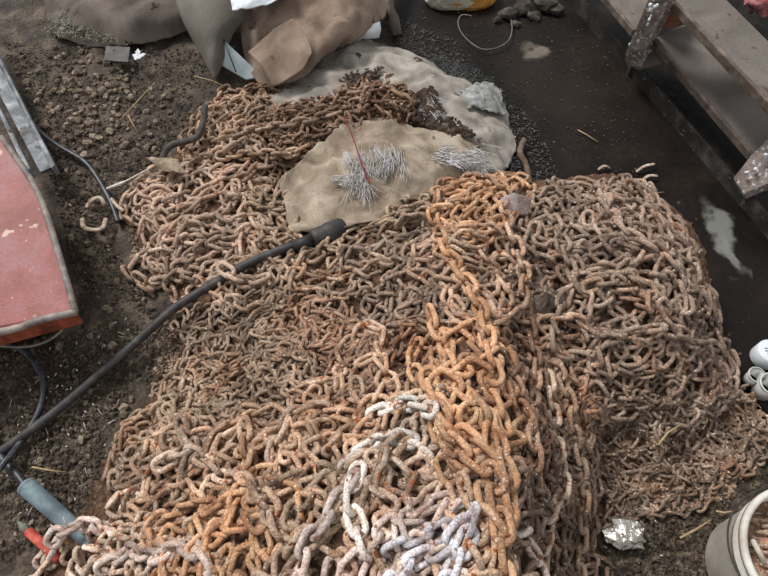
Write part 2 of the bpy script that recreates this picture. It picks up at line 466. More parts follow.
# chain colours
def rust(name, cols, **k):
    def tone(c):
        g = 0.3 * c[0] + 0.55 * c[1] + 0.15 * c[2]
        return tuple(min(245, (v * 0.78 + g * 0.22) * 1.07) for v in c)
    cols = [tone(c) for c in cols]
    a = dict(scale=18, fine=210, rough=0.86, bump=1.0, bumpscale=330, bdist=0.004, vary=0.36, spec=0.25, shared=0.38, speck2=((222,200,180),120,.64)); a.update(k)
    return material(name, cols, **a)
M = {
 'dark':   rust('dark_red_brown_rust', [(66,44,34),(112,80,60),(160,124,98)], shared=.15, speck=((60,36,26),60,.6)),
 'tanrim': rust('light_brown_rust', [(120,88,68),(165,128,100),(196,160,132)]),
 'pale':   rust('pale_pinkish_tan_rust', [(140,108,88),(184,150,128),(206,176,154)], speck=((120,80,58),45,.66)),
 'tan':    rust('tan_brown_rust', [(96,74,58),(150,122,98),(186,158,130)], speck=((104,62,40),40,.64)),
 'fine':   rust('dull_brown_rust', [(84,62,48),(134,108,86),(172,146,118)], speck=((96,56,36),40,.64)),
 'finegrey': rust('grey_brown_rust', [(78,62,52),(118,98,82),(162,142,122)]),
 'redbr':  rust('red_brown_rust', [(92,56,40),(138,92,68),(172,126,98)]),
 'orange': rust('orange_rust', [(146,90,58),(196,136,90),(218,170,124)], shared=.25, speck=((120,72,48),45,.66)),
 'orange2':rust('bright_orange_rust', [(164,104,64),(208,146,98),(226,176,132)], vary=0.28, shared=.2),
 'peach':  rust('peach_tan_rust', [(140,100,74),(192,148,114),(222,186,154)], speck=((150,84,50),45,.62)),
 'cream':  rust('cream_spotted_rust', [(150,112,86),(206,174,148),(230,208,188)], speck=((158,98,64),50,.6)),
 'white':  rust('worn_white_paint', [(160,130,112),(222,208,196),(236,228,222)], shared=.15, speck=((150,104,80),55,.62)),
 'blue':   rust('pale_bluish_paint', [(150,132,128),(206,200,210),(228,226,234)], shared=.12, speck=((128,96,84),50,.62)),
 'pinkw':  rust('pinkish_white_paint', [(150,112,100),(206,180,168),(230,212,206)], shared=.25, speck=((150,100,80),50,.62)),
 'gpink':  rust('grey_pink_rust', [(86,70,60),(126,104,90),(156,134,118)], speck=((100,62,46),40,.66)),
 'gpink2': rust('pinkish_brown_rust', [(94,74,64),(138,112,98),(170,144,130)]),
 'gdark':  rust('dark_grey_brown_rust', [(64,50,40),(108,84,68),(150,124,104)], shared=.2),
 'wetbr':  rust('wet_dark_brown_rust', [(58,38,28),(104,74,56),(150,120,98)], rough=0.6, spec=0.5, shared=.2),
 'fdark':  rust('fine_dark_rust', [(60,46,38),(104,84,70),(156,136,120)]),
 'pipe':   rust('brown_red_rust', [(110,70,52),(160,112,88),(190,146,120)]),
}
ZZ = lambda *a: a
HEAPS = [ # polygon(px), link length m, layers, material, label
 ([(215,120),(262,92),(330,84),(408,84),(418,108),(395,130),(335,162),(300,168),(225,160)], 0.056, 3.0, 'dark', 'dark red-brown rusty chain heaped on the sack behind the pale heap'),
 ([(198,118),(232,98),(262,106),(250,135),(222,165),(188,172)], 0.058, 2.4, 'tanrim', 'light brown rusty chain curled at the far left corner of the dark heap'),
 ([(146,185),(200,166),(262,175),(262,215),(220,235),(160,238),(140,225)], 0.064, 2.6, 'pale', 'pale pinkish-tan chain heaped at the far left above the fallen cable'),
 ([(142,222),(200,226),(262,232),(262,262),(225,286),(166,290),(146,262)], 0.066, 2.6, 'pale', 'pale tan chain spilling onto soil just above the black cable'),
 ([(250,178),(300,182),(306,225),(284,262),(250,262)], 0.062, 2.4, 'tan', 'brownish tan chain between the pale left heap and the grey sack'),
 ([(232,262),(300,250),(430,212),(440,250),(350,285),(250,315),(215,300)], 0.060, 2.6, 'tan', 'tan brown chain lying just below the black cable connector'),
 ([(345,255),(440,240),(445,330),(400,350),(330,320)], 0.058, 2.4, 'gpink', 'greyish tan chain left of the orange ridge at mid heap'),
 ([(395,205),(440,200),(442,225),(400,228)], 0.055, 2.2, 'tan', 'small tan chain knot between grey sack and orange ridge'),
 ([(190,312),(245,305),(320,315),(310,358),(210,362),(180,340)], 0.048, 3.0, 'finegrey', 'fine grey-brown chain at the left shoulder of the heap'),
 ([(305,312),(345,318),(395,345),(440,335),(438,385),(390,398),(300,362)], 0.050, 3.0, 'redbr', 'fine red-brown chain beneath the mid heap left of orange cascade'),
 ([(180,362),(300,355),(345,398),(290,425),(200,415),(168,400)], 0.050, 3.0, 'fine', 'fine dull brown chain across the middle left of the heap'),
 ([(124,432),(165,400),(205,415),(200,455),(145,480),(140,500),(114,492)], 0.056, 2.8, 'tan', 'tan chain along the lower left edge above soil'),
 ([(114,490),(145,478),(150,520),(225,560),(225,600),(105,600),(88,575),(110,540)], 0.062, 2.6, 'cream', 'cream and pink tinged chain at the bottom left corner of the heap'),
 ([(145,448),(200,430),(282,430),(290,500),(225,505),(150,500)], 0.064, 2.6, 'peach', 'peach-tan chain in the lower left above the orange heap'),
 ([(145,500),(285,495),(290,600),(200,600),(160,570)], 0.064, 2.6, 'orange', 'orange-brown chain heaped at the bottom edge left of centre'),
 ([(280,425),(330,400),(440,390),(450,420),(400,470),(300,480)], 0.062, 2.6, 'peach', 'peach rusty chain below the fine brown chain at centre'),
 ([(285,478),(345,470),(350,600),(280,600)], 0.066, 2.4, 'tan', 'tan brown chain at bottom centre beside the orange heap'),
 ([(345,470),(440,440),(470,480),(420,530),(350,530)], 0.066, 2.6, 'cream', 'cream spotted chain above the bluish painted chain'),
 ([(350,528),(470,490),(475,600),(345,600)], 0.066, 2.4, 'pinkw', 'pinkish white painted chain at the bottom right of centre'),
 ([(436,198),(462,182),(502,184),(512,215),(505,235),(440,232)], 0.060, 2.8, 'orange', 'orange-brown chain bundled on the far peak of the ridge'),
 ([(438,232),(500,228),(512,275),(505,318),(470,330),(440,300)], 0.062, 2.6, 'peach', 'peach-orange chain on the ridge below its peak'),
 ([(425,335),(470,325),(500,400),(498,452),(465,480),(430,430)], 0.067, 2.6, 'orange', 'orange chain covering the crest of the ridge above the loop'),
 ([(458,470),(490,455),(494,600),(465,600)], 0.067, 2.4, 'peach', 'peach chain on the near end of the ridge at the bottom edge'),
 ([(505,240),(560,250),(590,300),(560,345),(520,345)], 0.058, 2.2, 'wetbr', 'wet dark brown chain in the hollow between both heaps'),
 ([(500,345),(590,335),(600,400),(580,430),(525,440)], 0.056, 2.4, 'redbr', 'red-brown chain in the hollow right of the orange ridge'),
 ([(525,435),(585,425),(592,500),(585,600),(530,600)], 0.058, 2.4, 'wetbr', 'dark red-brown chain packed on the steep side of the ridge'),
 ([(525,200),(560,186),(595,195),(600,260),(560,262),(530,240)], 0.062, 2.8, 'gpink', 'grey-brown chain heaped at the far left of the right heap'),
 ([(592,196),(625,182),(648,195),(674,228),(686,262),(640,262),(598,258)], 0.064, 2.8, 'gpink2', 'pinkish brown chain looped at the far corner beside the black floor'),
 ([(575,262),(650,258),(686,262),(706,320),(660,335),(590,330)], 0.066, 2.8, 'gpink', 'grey-pink chain across the top of the right heap'),
 ([(590,332),(660,330),(706,318),(734,372),(728,400),(670,405),(600,402)], 0.062, 2.8, 'gpink2', 'dull pink-brown chain on the near side of the right heap'),
 ([(580,400),(650,398),(660,450),(640,500),(590,500)], 0.042, 3.0, 'fdark', 'fine dark brown chain spread low beside the steep ridge'),
 ([(650,398),(750,395),(768,430),(720,470),(655,470)], 0.046, 2.8, 'fdark', 'fine dark chain spread near the plastic cups'),
 ([(620,470),(720,468),(715,505),(660,520),(620,512)], 0.040, 1.6, 'gdark', 'sparse fine chain half buried in mud above the crumpled foil'),
]
for poly, L, layers, mk, label in HEAPS:
    A = poly_area_m2(poly)
    n = int(1.25 * layers * A / (L * 0.58 * L * 0.62 * 1.25))
    n = max(20, min(n, 700))
    build_chain(heap_walk(poly, L, n), L, label, M[mk])

STRANDS = [ # px path, L, material, label
 ([(440,240),(452,268),(470,292),(484,322),(488,350),(494,382)], 0.073, 'orange2', 'orange chain strand running straight down the ridge crest'),
 ([(432,318),(440,345),(455,370),(478,372),(488,395),(502,425),(508,440)], 0.073, 'orange2', 'orange chain strand bending right across the ridge crest'),
 ([(428,384),(440,415),(462,440),(484,452),(502,470),(508,500),(498,530),(488,520),(484,495)], 0.077, 'orange2', 'bright orange chain looping at the near end of the ridge'),
 ([(448,385),(470,400),(486,425),(498,450),(504,470)], 0.075, 'orange', 'orange strand draped just behind the bright orange loop'),
 ([(440,420),(455,445),(474,465),(490,478),(494,510),(502,545),(505,590)], 0.073, 'orange', 'orange-brown chain strand descending to the bottom edge right of centre'),
 ([(556,372),(566,400),(574,440),(580,480),(580,520),(577,560),(575,590)], 0.067, 'tan', 'tan brown chain strand hanging down the steep right side'),
 ([(546,385),(552,420),(556,460),(560,490),(548,515),(542,545),(540,590)], 0.067, 'cream', 'pale speckled chain strand hanging beside the orange loop'),
 ([(522,300),(530,340),(534,380),(528,420),(532,460),(534,500)], 0.066, 'redbr', 'red-brown chain strand along the foot of the orange crest'),
 ([(445,188),(462,183),(484,182),(498,192)], .066, 'pipe', 'short red-brown chain end on top of the far peak'),
 ([(500,205),(508,230),(518,255),(522,285),(516,312),(498,322)], 0.068, 'peach', 'peach chain strand draped down the far right of the ridge'),
 ([(352,462),(372,448),(398,441),(415,446),(424,462)], 0.069, 'white', 'white painted chain length lying left of the orange crest'),
 ([(378,418),(396,406),(412,408),(430,412)], 0.067, 'white', 'short white painted chain length just above the longer white one'),
 ([(276,452),(286,430),(300,415),(316,410),(326,420)], 0.067, 'cream', 'cream white chain length curved at centre above the peach chain'),
 ([(398,548),(418,536),(440,532),(456,518),(470,500)], 0.069, 'blue', 'pale blue-white painted chain length reaching toward the orange loop'),
 ([(388,590),(405,566),(428,556),(446,545),(458,528)], 0.069, 'blue', 'pale lilac-white chain length nearest the bottom edge'),
 ([(444,590),(452,565),(464,545),(470,520)], 0.067, 'blue', 'bluish white chain end standing beside the ridge at the bottom'),
 ([(356,478),(352,505),(360,535),(368,560)], 0.069, 'white', 'off-white chain length running down beside the cream chain'),
 ([(246,432),(250,455),(246,480),(262,494),(276,512),(282,545)], 0.073, 'peach', 'thick peach chain length hanging over the orange heap'),
 ([(168,465),(190,452),(215,470),(232,482),(250,476)], 0.069, 'cream', 'cream chain length crossing above the orange heap'),
 ([(300,590),(305,555),(320,530),(340,500),(352,480)], 0.071, 'pinkw', 'pale pink painted chain length at bottom centre'),
 ([(48,560),(60,535),(78,528),(102,528),(112,545)], 0.073, 'pinkw', 'pale pink chain end curling over the blue-grey sleeve'),
 ([(112,566),(135,552),(160,558),(190,548),(205,565)], 0.071, 'pinkw', 'pinkish white chain length at the bottom left edge'),
 ([(32,590),(45,568),(60,548)], 0.071, 'cream', 'short cream chain end on soil in the bottom left corner'),
 ([(185,430),(196,455),(192,470)], 0.073, 'gpink', 'grey-brown chain end hooked above the cream chain'),
 ([(598,188),(604,210),(618,228),(638,244),(660,262),(676,284),(684,312)], 0.071, 'gpink2', 'pink-brown chain strand running diagonally over the right heap'),
 ([(645,200),(662,214),(678,238),(690,268),(698,300),(712,335),(722,356)], 0.071, 'gpink', 'grey-brown chain strand edging the right heap along the black floor'),
 ([(630,190),(644,200),(652,222),(668,240)], 0.067, 'gpink2', 'short pink-brown loop at the far corner of the right heap'),
 ([(590,290),(615,282),(640,284),(650,300),(636,318)], 0.067, 'tan', 'tan chain length curling across the middle of the right heap'),
 ([(640,340),(662,330),(690,345),(712,350),(725,372)], 0.067, 'gpink', 'greyish chain length on the near slope of the right heap'),
 ([(545,326),(562,320),(580,326),(592,340)], 0.067, 'peach', 'short peach chain piece in the hollow between the heaps'),
 ([(545,210),(556,232),(566,262),(575,290)], 0.067, 'gpink', 'grey chain strand standing at the far left of the right heap'),
 ([(212,148),(240,138),(275,130),(310,124),(335,120)], .064, 'tan', 'straight tan chain strand across the dark heap'),
 ([(225,160),(255,156),(285,158),(312,150)], .062, 'tanrim', 'light brown strand along the near edge of the dark heap'),
 ([(345,98),(370,92),(395,96),(410,108)], .062, 'dark', 'dark chain end trailing over the sack toward the pale blue cloth'),
 ([(295,285),(305,262),(320,258),(330,240)], 0.069, 'tan', 'tan chain length standing just below the black cable'),
 ([(228,275),(245,285),(262,280)], 0.071, 'pale', 'pale chain end lying over the black cable'),
 ([(100,245),(0,0)], 0, '', ''),
]
def strand_pts(path, L, dr=0.195):
    W = [Vector(hit(*p)) for p in path]
    W = smooth_path(W, 16); pitch = L * (1 - 2 * dr) * 1.0
    out = [W[0]]; acc = 0
    for i in range(1, len(W)):
        seg = (W[i] - W[i - 1]); l = seg.length
        while acc + l >= pitch:
            r = (pitch - acc) / l; q = W[i - 1].lerp(W[i], r); out.append(q)
            W[i - 1] = q; seg = W[i] - q; l = seg.length; acc = 0
        acc += l
    return [(p.x, p.y) for p in out]
def lay_strand(path, L, mk, label):
    build_chain(strand_pts(path, L), L, label, M[mk], rollj=10, tj=0.07)
for s in STRANDS:
    if s[1] and 'over the blue-grey sleeve' in s[3]:      # this chain end lies on top of the sleeve
        for q in ((84,534),(92,540),(78,528),(88,545),(98,545),(72,522)):
            ax_, ay_ = gi(*P(*q, .04)[:2]); H[ax_-4:ax_+5, ay_-4:ay_+5] = np.maximum(H[ax_-4:ax_+5, ay_-4:ay_+5], .075)
    if s[1] and 'over the black cable' not in s[3]: lay_strand(*s)

# ------------------------------------------------------------------ black rubber cable with connector over the heap
m_rubber = material('black_rubber', [(34,32,32),(52,50,50),(74,70,68)], scale=25, fine=200, rough=0.6, bump=0.3, vary=0.2, spec=0.4)
def on_heap(px, py, lift):
    x, y, z = hit(px, py)
    q = P(px, py, z + lift); return q
cab = thing('power_cable', P(120,360,0), 'black rubber cable with a fat connector lying across the heap', 'cable')
path = [P(-70,492,.02), P(-20,465,.02), P(10,445,.022), P(60,408,.03), P(125,352,.05), P(175,308,.075)]
path += [on_heap(215,283,.016), on_heap(245,265,.02), on_heap(280,250,.034), on_heap(312,240,.044)]
mb = MB(); mb.tube(smooth_path(path, 8), 0.0125, 12); mb.build('cord', m_rubber, cab)
a = path[-1]; b = on_heap(346,227,.045); dr = (b - a)
mb = MB(); mb.tube([a - dr * 0.55, a - dr * .25, a], [.013, .019, .021], 14); mb.build('strain_relief', m_rubber, cab)
mb = MB(); mb.tube([a, a + dr * .05, a + dr * .12, a + dr * .4, a + dr * .45, a + dr * .85, a + dr * .95], [.024, .03, .031, .031, .034, .034, .028], 16); mb.build('connector', m_rubber, cab)
for s in STRANDS:
    if s[1] and 'over the black cable' in s[3]:
        x, y, z = hit(*s[0][1]); 
        for p in s[0]:
            a, b = gi(*hit(*p)[:2]); H[a-4:a+5, b-4:b+5] += .022
        lay_strand(*s)

# loose cables at left
m_cable = material('black_cable', [(30,30,34),(48,50,56),(80,84,92)], scale=40, fine=200, rough=0.45, bump=0.15, vary=0.15, spec=0.5)
def cable(pts, r, label, name='cable', mat=None, cat='cable'):
    mb = MB(); mb.tube(smooth_path([P(*p) for p in pts], 8), r, 10)
    return tag(mb.build(name, mat or m_cable), label, cat)
cable([(30,120,.06),(42,134,.05),(62,148,.03),(85,162,.022),(100,182,.02),(112,205,.018),(118,222,.014)], .0085, 'black cable curving down from the grey board over the soil')
cable([(-30,335,.02),(0,342,.03),(25,352,.03),(42,378,.028),(40,408,.022),(22,440,.02),(5,462,.05),(-10,480,.04)], .0085, 'thin black cable looping below the red box')
cable([(-10,430,.02),(2,458,.02),(15,472,.02),(30,492,.03)], .010, 'short black wire running into the blue-grey sleeve')
cable([(205,106,.13),(203,122,.12),(198,136,.10),(186,141,.08),(172,145,.06),(164,154,.045),(161,168,.03)], .0115, 'dark grey rubber hose piece bent in an s beside the pale heap', 'hose', material('dark_grey_hose', [(58,54,52),(76,72,68),(96,90,84)], rough=.8), 'hose')

# blue-grey sleeve and red tube at bottom left
m_sleeve = material('blue_grey_plastic', [(84,98,104),(108,124,130),(134,148,152)], scale=20, rough=.65, bump=.2, vary=.1)
pipe = thing('plastic_sleeve', P(60,512,0), 'blue-grey plastic sleeve on soil under the pink chain end', 'pipe')
a = P(26,486,.035); b = P(92,544,.05); ax = (b - a)
mb = MB(); n0 = len(mb.V)
mb.tube([a, a + ax * .02, a + ax * .5, b], [.022, .0235, .0215, .018], 18, cap=False)
mb.tube([b, a + ax * .5, a], [.014, .0175, .0185], 18, cap=False)
for base in (0,):
    for k in range(18):
        pass
mb.build('barrel', m_sleeve, pipe)
mb = MB(); mb.tube([a - ax * .002, a + ax * .03], [.0237, .0243], 18, cap=False); mb.build('end_rim', m_sleeve, pipe)
m_redtube = material('red_plastic', [(150,56,46),(186,84,70),(206,120,104)], scale=30, rough=.6, bump=.2, vary=.12)
rt = thing('red_tube', P(42,540,0), 'short red plastic tube with grey pointed tip half under chain', 'tube')
a = P(28,531,.022); b = P(60,560,.03); ax = b - a
mb = MB(); mb.tube([a, a + ax * .02, b], [.0105, .012, .012], 14); mb.build('barrel', m_redtube, rt)
mb = MB(); mb.tube([a, a - ax * .14, a - ax * .34], [.011, .0105, .0025], 12); mb.build('tip', material('grey_tip', [(110,110,98),(130,128,116)], rough=.7), rt)

# ------------------------------------------------------------------ sacks at the top
m_sackgrey = material('grey_dirty_sacking', [(70,62,57),(104,94,87),(128,117,108)], scale=7, fine=220, rough=.95, bump=.5, bumpscale=320, vary=.15, speck=((62,50,42),22,.64))
m_tarp = material('grey_felt_tarp', [(84,79,73),(103,98,90),(122,115,106)], scale=5, fine=120, rough=.9, bump=.25, vary=.08)
m_burlap = material('brown_burlap', [(94,80,68),(130,112,98),(158,138,122)], scale=9, fine=260, rough=.95, bump=.6, bumpscale=420, vary=.13, speck=((84,66,52),14,.66))
m_pale_sack = material('dirty_pale_sacking', [(104,97,90),(144,136,127),(172,165,156)], scale=11, fine=240, rough=.95, bump=.7, bumpscale=360, vary=.16, speck=((62,50,42),13,.66))
m_sack2 = material('stained_cream_sacking', [(104,90,76),(150,134,116),(184,170,152)], scale=12, fine=240, rough=.95, bump=.7, bumpscale=360, vary=.16, speck=((72,58,46),16,.68))
m_white = material('white_plastic_sheet', [(186,190,194),(206,212,216),(220,226,230)], scale=10, rough=.5, bump=.1, vary=.06)
m_paleblue = material('pale_blue_board', [(168,186,190),(196,210,212),(212,222,222)], scale=12, rough=.6, bump=.1, vary=.06)
m_fibre = material('white_plastic_fibre', [(140,134,128),(172,168,166),(196,196,198)], scale=40, rough=.6, bump=0, vary=.15)

sk = thing('grey_sack', P(120,15,0), 'flat dirty grey sack with mossy edge at the far left', 'sack')
patch('sack_body', [[(40,-45,.03),(90,-50,.07),(150,-50,.08),(210,-40,.06)],[(44,-5,.04),(90,-8,.09),(145,-12,.11),(205,-5,.08)],[(46,22,.02),(80,20,.07),(140,15,.10),(200,12,.07)],[(55,37,.01),(90,45,.015),(130,46,.02),(190,32,.02)]], m_sackgrey, sk, seed=1, fray=.01)
mb = MB()
for k in range(420):
    u = random.random(); px = 52 + 62 * u + random.gauss(0, 5); py = 26 + 14 * u + random.gauss(0, 5) - 12 * max(0, .5 - abs(u - .5))
    p = P(px, py, .045 + random.random() * .02 - .02 * u); dv = Vector((random.gauss(0, .012), random.gauss(0, .012), random.random() * .012))
    mb.tube([p, p + dv], .0016, 3)
cr = mb.build('moss_crust', material('pale_moss', [(112,112,96),(150,148,132),(176,172,158)], scale=60, rough=.95, vary=.2), sk); cr['kind'] = 'stuff'

tp = thing('felt_tarp', P(205,40,0), 'dark grey felt sheet hanging in a point beside the brown sack', 'sheet')
patch('sheet', [[(165,-50,.16),(195,-50,.2),(225,-50,.2),(250,-40,.18)],[(172,-10,.15),(198,-14,.2),(222,-10,.22),(245,0,.18)],[(183,22,.12),(200,20,.17),(220,20,.19),(246,18,.16)],[(198,50,.07),(208,50,.11),(218,44,.13),(232,38,.12)],[(212,77,.03),(214,79,.035),(217,77,.04),(221,70,.05)]], m_tarp, tp, seed=2, thick=.005, wrinkle=.01)

bs = thing('burlap_sack', P(300,30,0), 'large brown burlap sack folded over at the top centre', 'sack')
patch('sack_body', [[(236,-50,.10),(270,-55,.16),(320,-55,.20),(370,-50,.18),(400,-40,.08)],[(236,5,.10),(262,-5,.17),(315,-10,.22),(360,-10,.22),(392,-5,.10)],[(240,30,.09),(265,22,.15),(305,15,.19),(350,18,.21),(384,18,.12)],[(246,62,.06),(280,60,.12),(312,48,.15),(345,40,.16),(374,30,.11)],[(264,92,.03),(285,88,.07),(305,76,.09),(325,62,.09),(352,44,.08)]], m_burlap, bs, seed=3, wrinkle=.020, wscale=9, fine=.003)
patch('folded_flap', [[(248,52,.145),(272,32,.19),(292,20,.22)],[(262,68,.135),(290,48,.18),(306,34,.21)],[(272,88,.10),(300,72,.15),(312,52,.185)]], m_burlap, bs, seed=4, wrinkle=.006, thick=.007)
patch('hanging_corner', [[(382,-40,.12),(392,-40,.13),(402,-40,.12)],[(382,5,.10),(388,5,.12),(394,2,.10)],[(384,20,.06),(391,20,.075),(399,18,.06)],[(388,33,.02),(394,36,.025),(402,34,.02)]], m_sackgrey, bs, seed=5, wrinkle=.005)

ps = thing('pale_sack', P(430,100,0), 'long pale stained sack under the dark chain reaching to the black floor', 'sack')
patch('sack_body', [[(250,92,.02),(290,80,.05),(330,52,.07),(358,40,.06),(372,38,.03)],[(262,112,.03),(300,98,.07),(350,72,.09),(385,55,.08),(400,50,.03)],[(290,120,.03),(335,110,.07),(385,92,.09),(425,75,.08),(445,72,.02)],[(330,130,.03),(390,118,.07),(430,110,.08),(460,100,.07),(478,92,.02)],[(380,170,.02),(420,160,.05),(460,150,.07),(490,125,.06),(505,108,.02)],[(430,210,.02),(460,200,.04),(485,190,.05),(506,170,.04),(516,150,.012)]], m_pale_sack, ps, seed=6, wrinkle=.018, wscale=12, fine=.004, fray=.010)
s2 = thing('stained_cream_sack', P(370,180,0), 'torn cream sack with frayed white threads between the chain heaps', 'sack')
patch('sack_body', [[(342,118,.10),(375,118,.11),(410,125,.11),(450,135,.10),(480,140,.06)],[(330,135,.11),(365,140,.13),(405,142,.13),(445,152,.12),(478,155,.07)],[(285,178,.10),(340,172,.13),(395,172,.14),(440,172,.12),(470,180,.06)],[(285,205,.11),(330,208,.13),(380,205,.14),(420,195,.12),(450,195,.07)],[(290,235,.11),(330,232,.13),(380,222,.14),(415,212,.12),(440,205,.1)]], m_sack2, s2, seed=7, wrinkle=.016, wscale=13, fine=.004, fray=.012)
def fibres(mb, n, fx, fy, ang, ln, z, r=.0013):
    cl = [(random.uniform(*fx), random.uniform(*fy), random.gauss(0, .16)) for _ in range(max(4, n // 6))]
    for k in range(n):
        cx_, cy_, ca = random.choice(cl); px = cx_ + random.gauss(0, 2.5); py = cy_ + random.gauss(0, 2)
        p = P(px, py, z + random.random() * .006); a = ang + ca + random.gauss(0, .16)
        l = ln * random.uniform(.5, 1.4); pts = [p]
        for q in range(4):
            a += random.gauss(0, .16); p = p + Vector((math.cos(a), math.sin(a), random.gauss(0, .04))) * (l / 4); pts.append(p)
        mb.tube(pts, r, 3)
mb = MB()
fibres(mb, 190, (340,404), (146,168), -1.62, .062, .155, .001)
fibres(mb, 60, (350,372), (165,190), -1.5, .07, .155, .001)
fibres(mb, 130, (412,484), (148,162), -.25, .05, .125)
fibres(mb, 60, (456,490), (152,172), -1.1, .07, .095)
fibres(mb, 40, (330,350), (176,184), .1, .05, .15)
f = mb.build('frayed_threads', m_fibre, s2); f['kind'] = 'stuff'
mb = MB(); fibres(mb, 60, (405,440), (95,112), -1.0, .04, .10, .001); f = mb.build('frayed_threads', m_fibre, ps); f['kind'] = 'stuff'
m_redthr = material('red_thread', [(130,30,36),(160,44,48)], rough=.7, bump=0)
mb = MB(); mb.tube(smooth_path([P(344,118,.155), P(350,130,.165), P(357,150,.17), P(362,166,.168), P(370,184,.165)], 6), .0018, 6)
tag(mb.build('red_thread', m_redthr), 'thin dark red thread lying on the torn cream sack', 'thread')
cl = patch('blue_cloth', [[(462,92,.06),(475,84,.08),(492,84,.07),(500,92,.04)],[(458,100,.07),(475,96,.09),(492,98,.085),(502,104,.05)],[(464,110,.06),(478,108,.08),(495,112,.07),(505,116,.04)]], material('faded_blue_cloth', [(104,102,98),(140,140,138),(168,170,170)], scale=50, rough=.95, vary=.2), None, up=8, wrinkle=.012, wscale=26, thick=.003, fray=.014, fine=.004, seed=8)
tag(cl, 'faded blue-white rag crumpled at the corner of the pale sack', 'rag')

# pale sheets and scraps
mb = MB(); mb.prism([P(224,40,.13), P(262,76,.04), P(246,79,.03), P(217,62,.06)], (0, 0, -.006))
mb2 = mb; o = mb.build('board_scrap', m_paleblue, smooth=False, bevel=.001); tag(o, 'pale blue board scrap wedged between grey sheet and brown sack', 'board')
mb = MB(); mb.tube([P(223,38,.137), P(236,72,.075)], .0025, 6); tag(mb.build('wire', m_cable), 'thin dark wire crossing the pale blue board scrap', 'wire')
def sheet(net, mat, label, name, cat, **k):
    o = patch(name, net, mat, None, **k); return tag(o, label, cat)
sheet([[(226,-30,.25),(262,-30,.26),(300,-30,.25)],[(230,-5,.24),(258,-8,.25),(292,-12,.245)],[(233,12,.22),(250,10,.23),(290,-2,.235)]], m_white, 'white plastic sheet folded behind the brown burlap sack', 'plastic_sheet', 'sheet', wrinkle=.008, wscale=20, thick=.003, seed=9)
sheet([[(352,30,.14),(366,26,.14),(380,22,.14)],[(354,36,.12),(368,33,.125),(381,30,.12)],[(346,42,.08),(366,40,.09),(379,38,.085)]], m_white, 'white plastic scrap under the right corner of the burlap sack', 'plastic_scrap', 'scrap', wrinkle=.006, wscale=30, thick=.002, seed=10)
sheet([[(338,40,.14),(346,36,.145),(355,33,.145)],[(340,44,.12),(348,41,.125),(357,38,.12)]], material('yellow_plastic', [(196,176,96),(214,196,120)], rough=.5), 'small yellow plastic scrap next to the white scrap', 'plastic_scrap', 'scrap', wrinkle=.003, wscale=30, thick=.002, seed=11)
# white torn paper star on the soil
mb = MB(); c = P(138,56,.055)
for k in range(5):
    a = math.radians(20 + k * 72 + random.uniform(-12, 12)); l = random.uniform(.022, .034)
    t = c + Vector((math.cos(a) * l, math.sin(a) * l, random.uniform(-.004, .012)))
    s = Vector((-math.sin(a), math.cos(a), 0)) * .010
    mb.prism([c - s * .4, c + (t - c) * .55 - s, t, c + (t - c) * .55 + s, c + s * .4], (0, 0, -.0015))
tag(mb.build('torn_paper', m_white, smooth=False), 'small white torn paper scrap shaped like a star on the soil', 'scrap')
mb = MB(); mb.prism([P(106,46,.05), P(130,47,.05), P(128,62,.04), P(104,60,.04)], (0, 0, -.006)); tag(mb.build('rubber_flap', m_rubber, smooth=False), 'dark flap of rubber below the grey sack edge', 'scrap')
# dry leaf and white stick
sheet([[(146,158,.09),(160,158,.10),(178,160,.11)],[(152,163,.09),(166,165,.105),(182,168,.11)],[(160,170,.085),(172,172,.1),(186,173,.11)]], material('dry_leaf', [(112,98,84),(142,126,108),(160,144,124)], rough=.9), 'dry grey-brown leaf lying at the edge of the pale heap', 'dry_leaf', 'leaf', wrinkle=.008, wscale=25, thick=.002, seed=12)
mb = MB(); mb.tube([P(107,189,.03), P(120,184,.035), P(126,181,.037), P(152,167,.06)], [.005, .006, .0025, .002], 8)
tag(mb.build('white_stick', material('white_stick', [(190,182,170),(214,208,198)], rough=.6)), 'thin white stick with a swollen end beside the dry leaf', 'stick')

# ------------------------------------------------------------------ red box and grey board at left
m_redbox = material('faded_red_paint', [(128,58,48),(152,82,76),(158,104,108)], scale=9, fine=110, rough=.55, bump=.3, bumpscale=160, vary=.14, speck=((196,164,150),28,.66), spec=.4)
m_boxrim = material('grey_worn_rim', [(96,86,82),(132,122,116),(160,150,142)], scale=22, rough=.6, vary=.15)
m_boxrust = material('rusty_red_edge', [(92,46,32),(136,66,46),(160,88,66)], scale=24, rough=.75, vary=.2)
rb = thing('red_box', P(0,300,0), 'faded red painted metal box with rusty edge at the left', 'box')
A = P(-150,60,.30); B = P(2,138,.26); C_ = P(38,192,.24); Dd = P(76,313,.20); E = P(-5,334,.20); Fv = P(-170,360,.22)
mb = MB(); mb.prism([A, B, C_, Dd, E, Fv], (-.13, 0.05, -.19)); mb.build('box_body', m_redbox, rb, smooth=False, bevel=.006)
mb = MB(); mb.tube(smooth_path([B + Vector((0, 0, .003)), C_ + Vector((0, 0, .004)), P(60,258,.226), Dd + Vector((0, 0, .004))], 5), .009, 8); mb.build('side_rim', m_boxrim, rb)
mb = MB(); mb.tube(smooth_path([P(77,312,.203), P(40,320,.204), P(-5,333,.204), P(-170,358,.224)], 5), .010, 8); mb.build('front_rim', m_boxrim, rb)
a0 = P(77,314,.196); a1 = P(-10,336,.196)
mb = MB(); mb.prism([a0, a1, a1 + Vector((0, -.004, -.055)), a0 + Vector((-.004, -.004, -.05))], (0, .006, 0)); mb.build('rusty_edge', m_boxrust, rb, smooth=False, bevel=.002)
mb = MB(); mb.tube(smooth_path([P(66,318,.12), P(62,330,.07), P(45,342,.05), P(20,347,.05), P(-20,344,.05)], 6), .004, 8); mb.build('wire_handle', m_boxrim, rb)
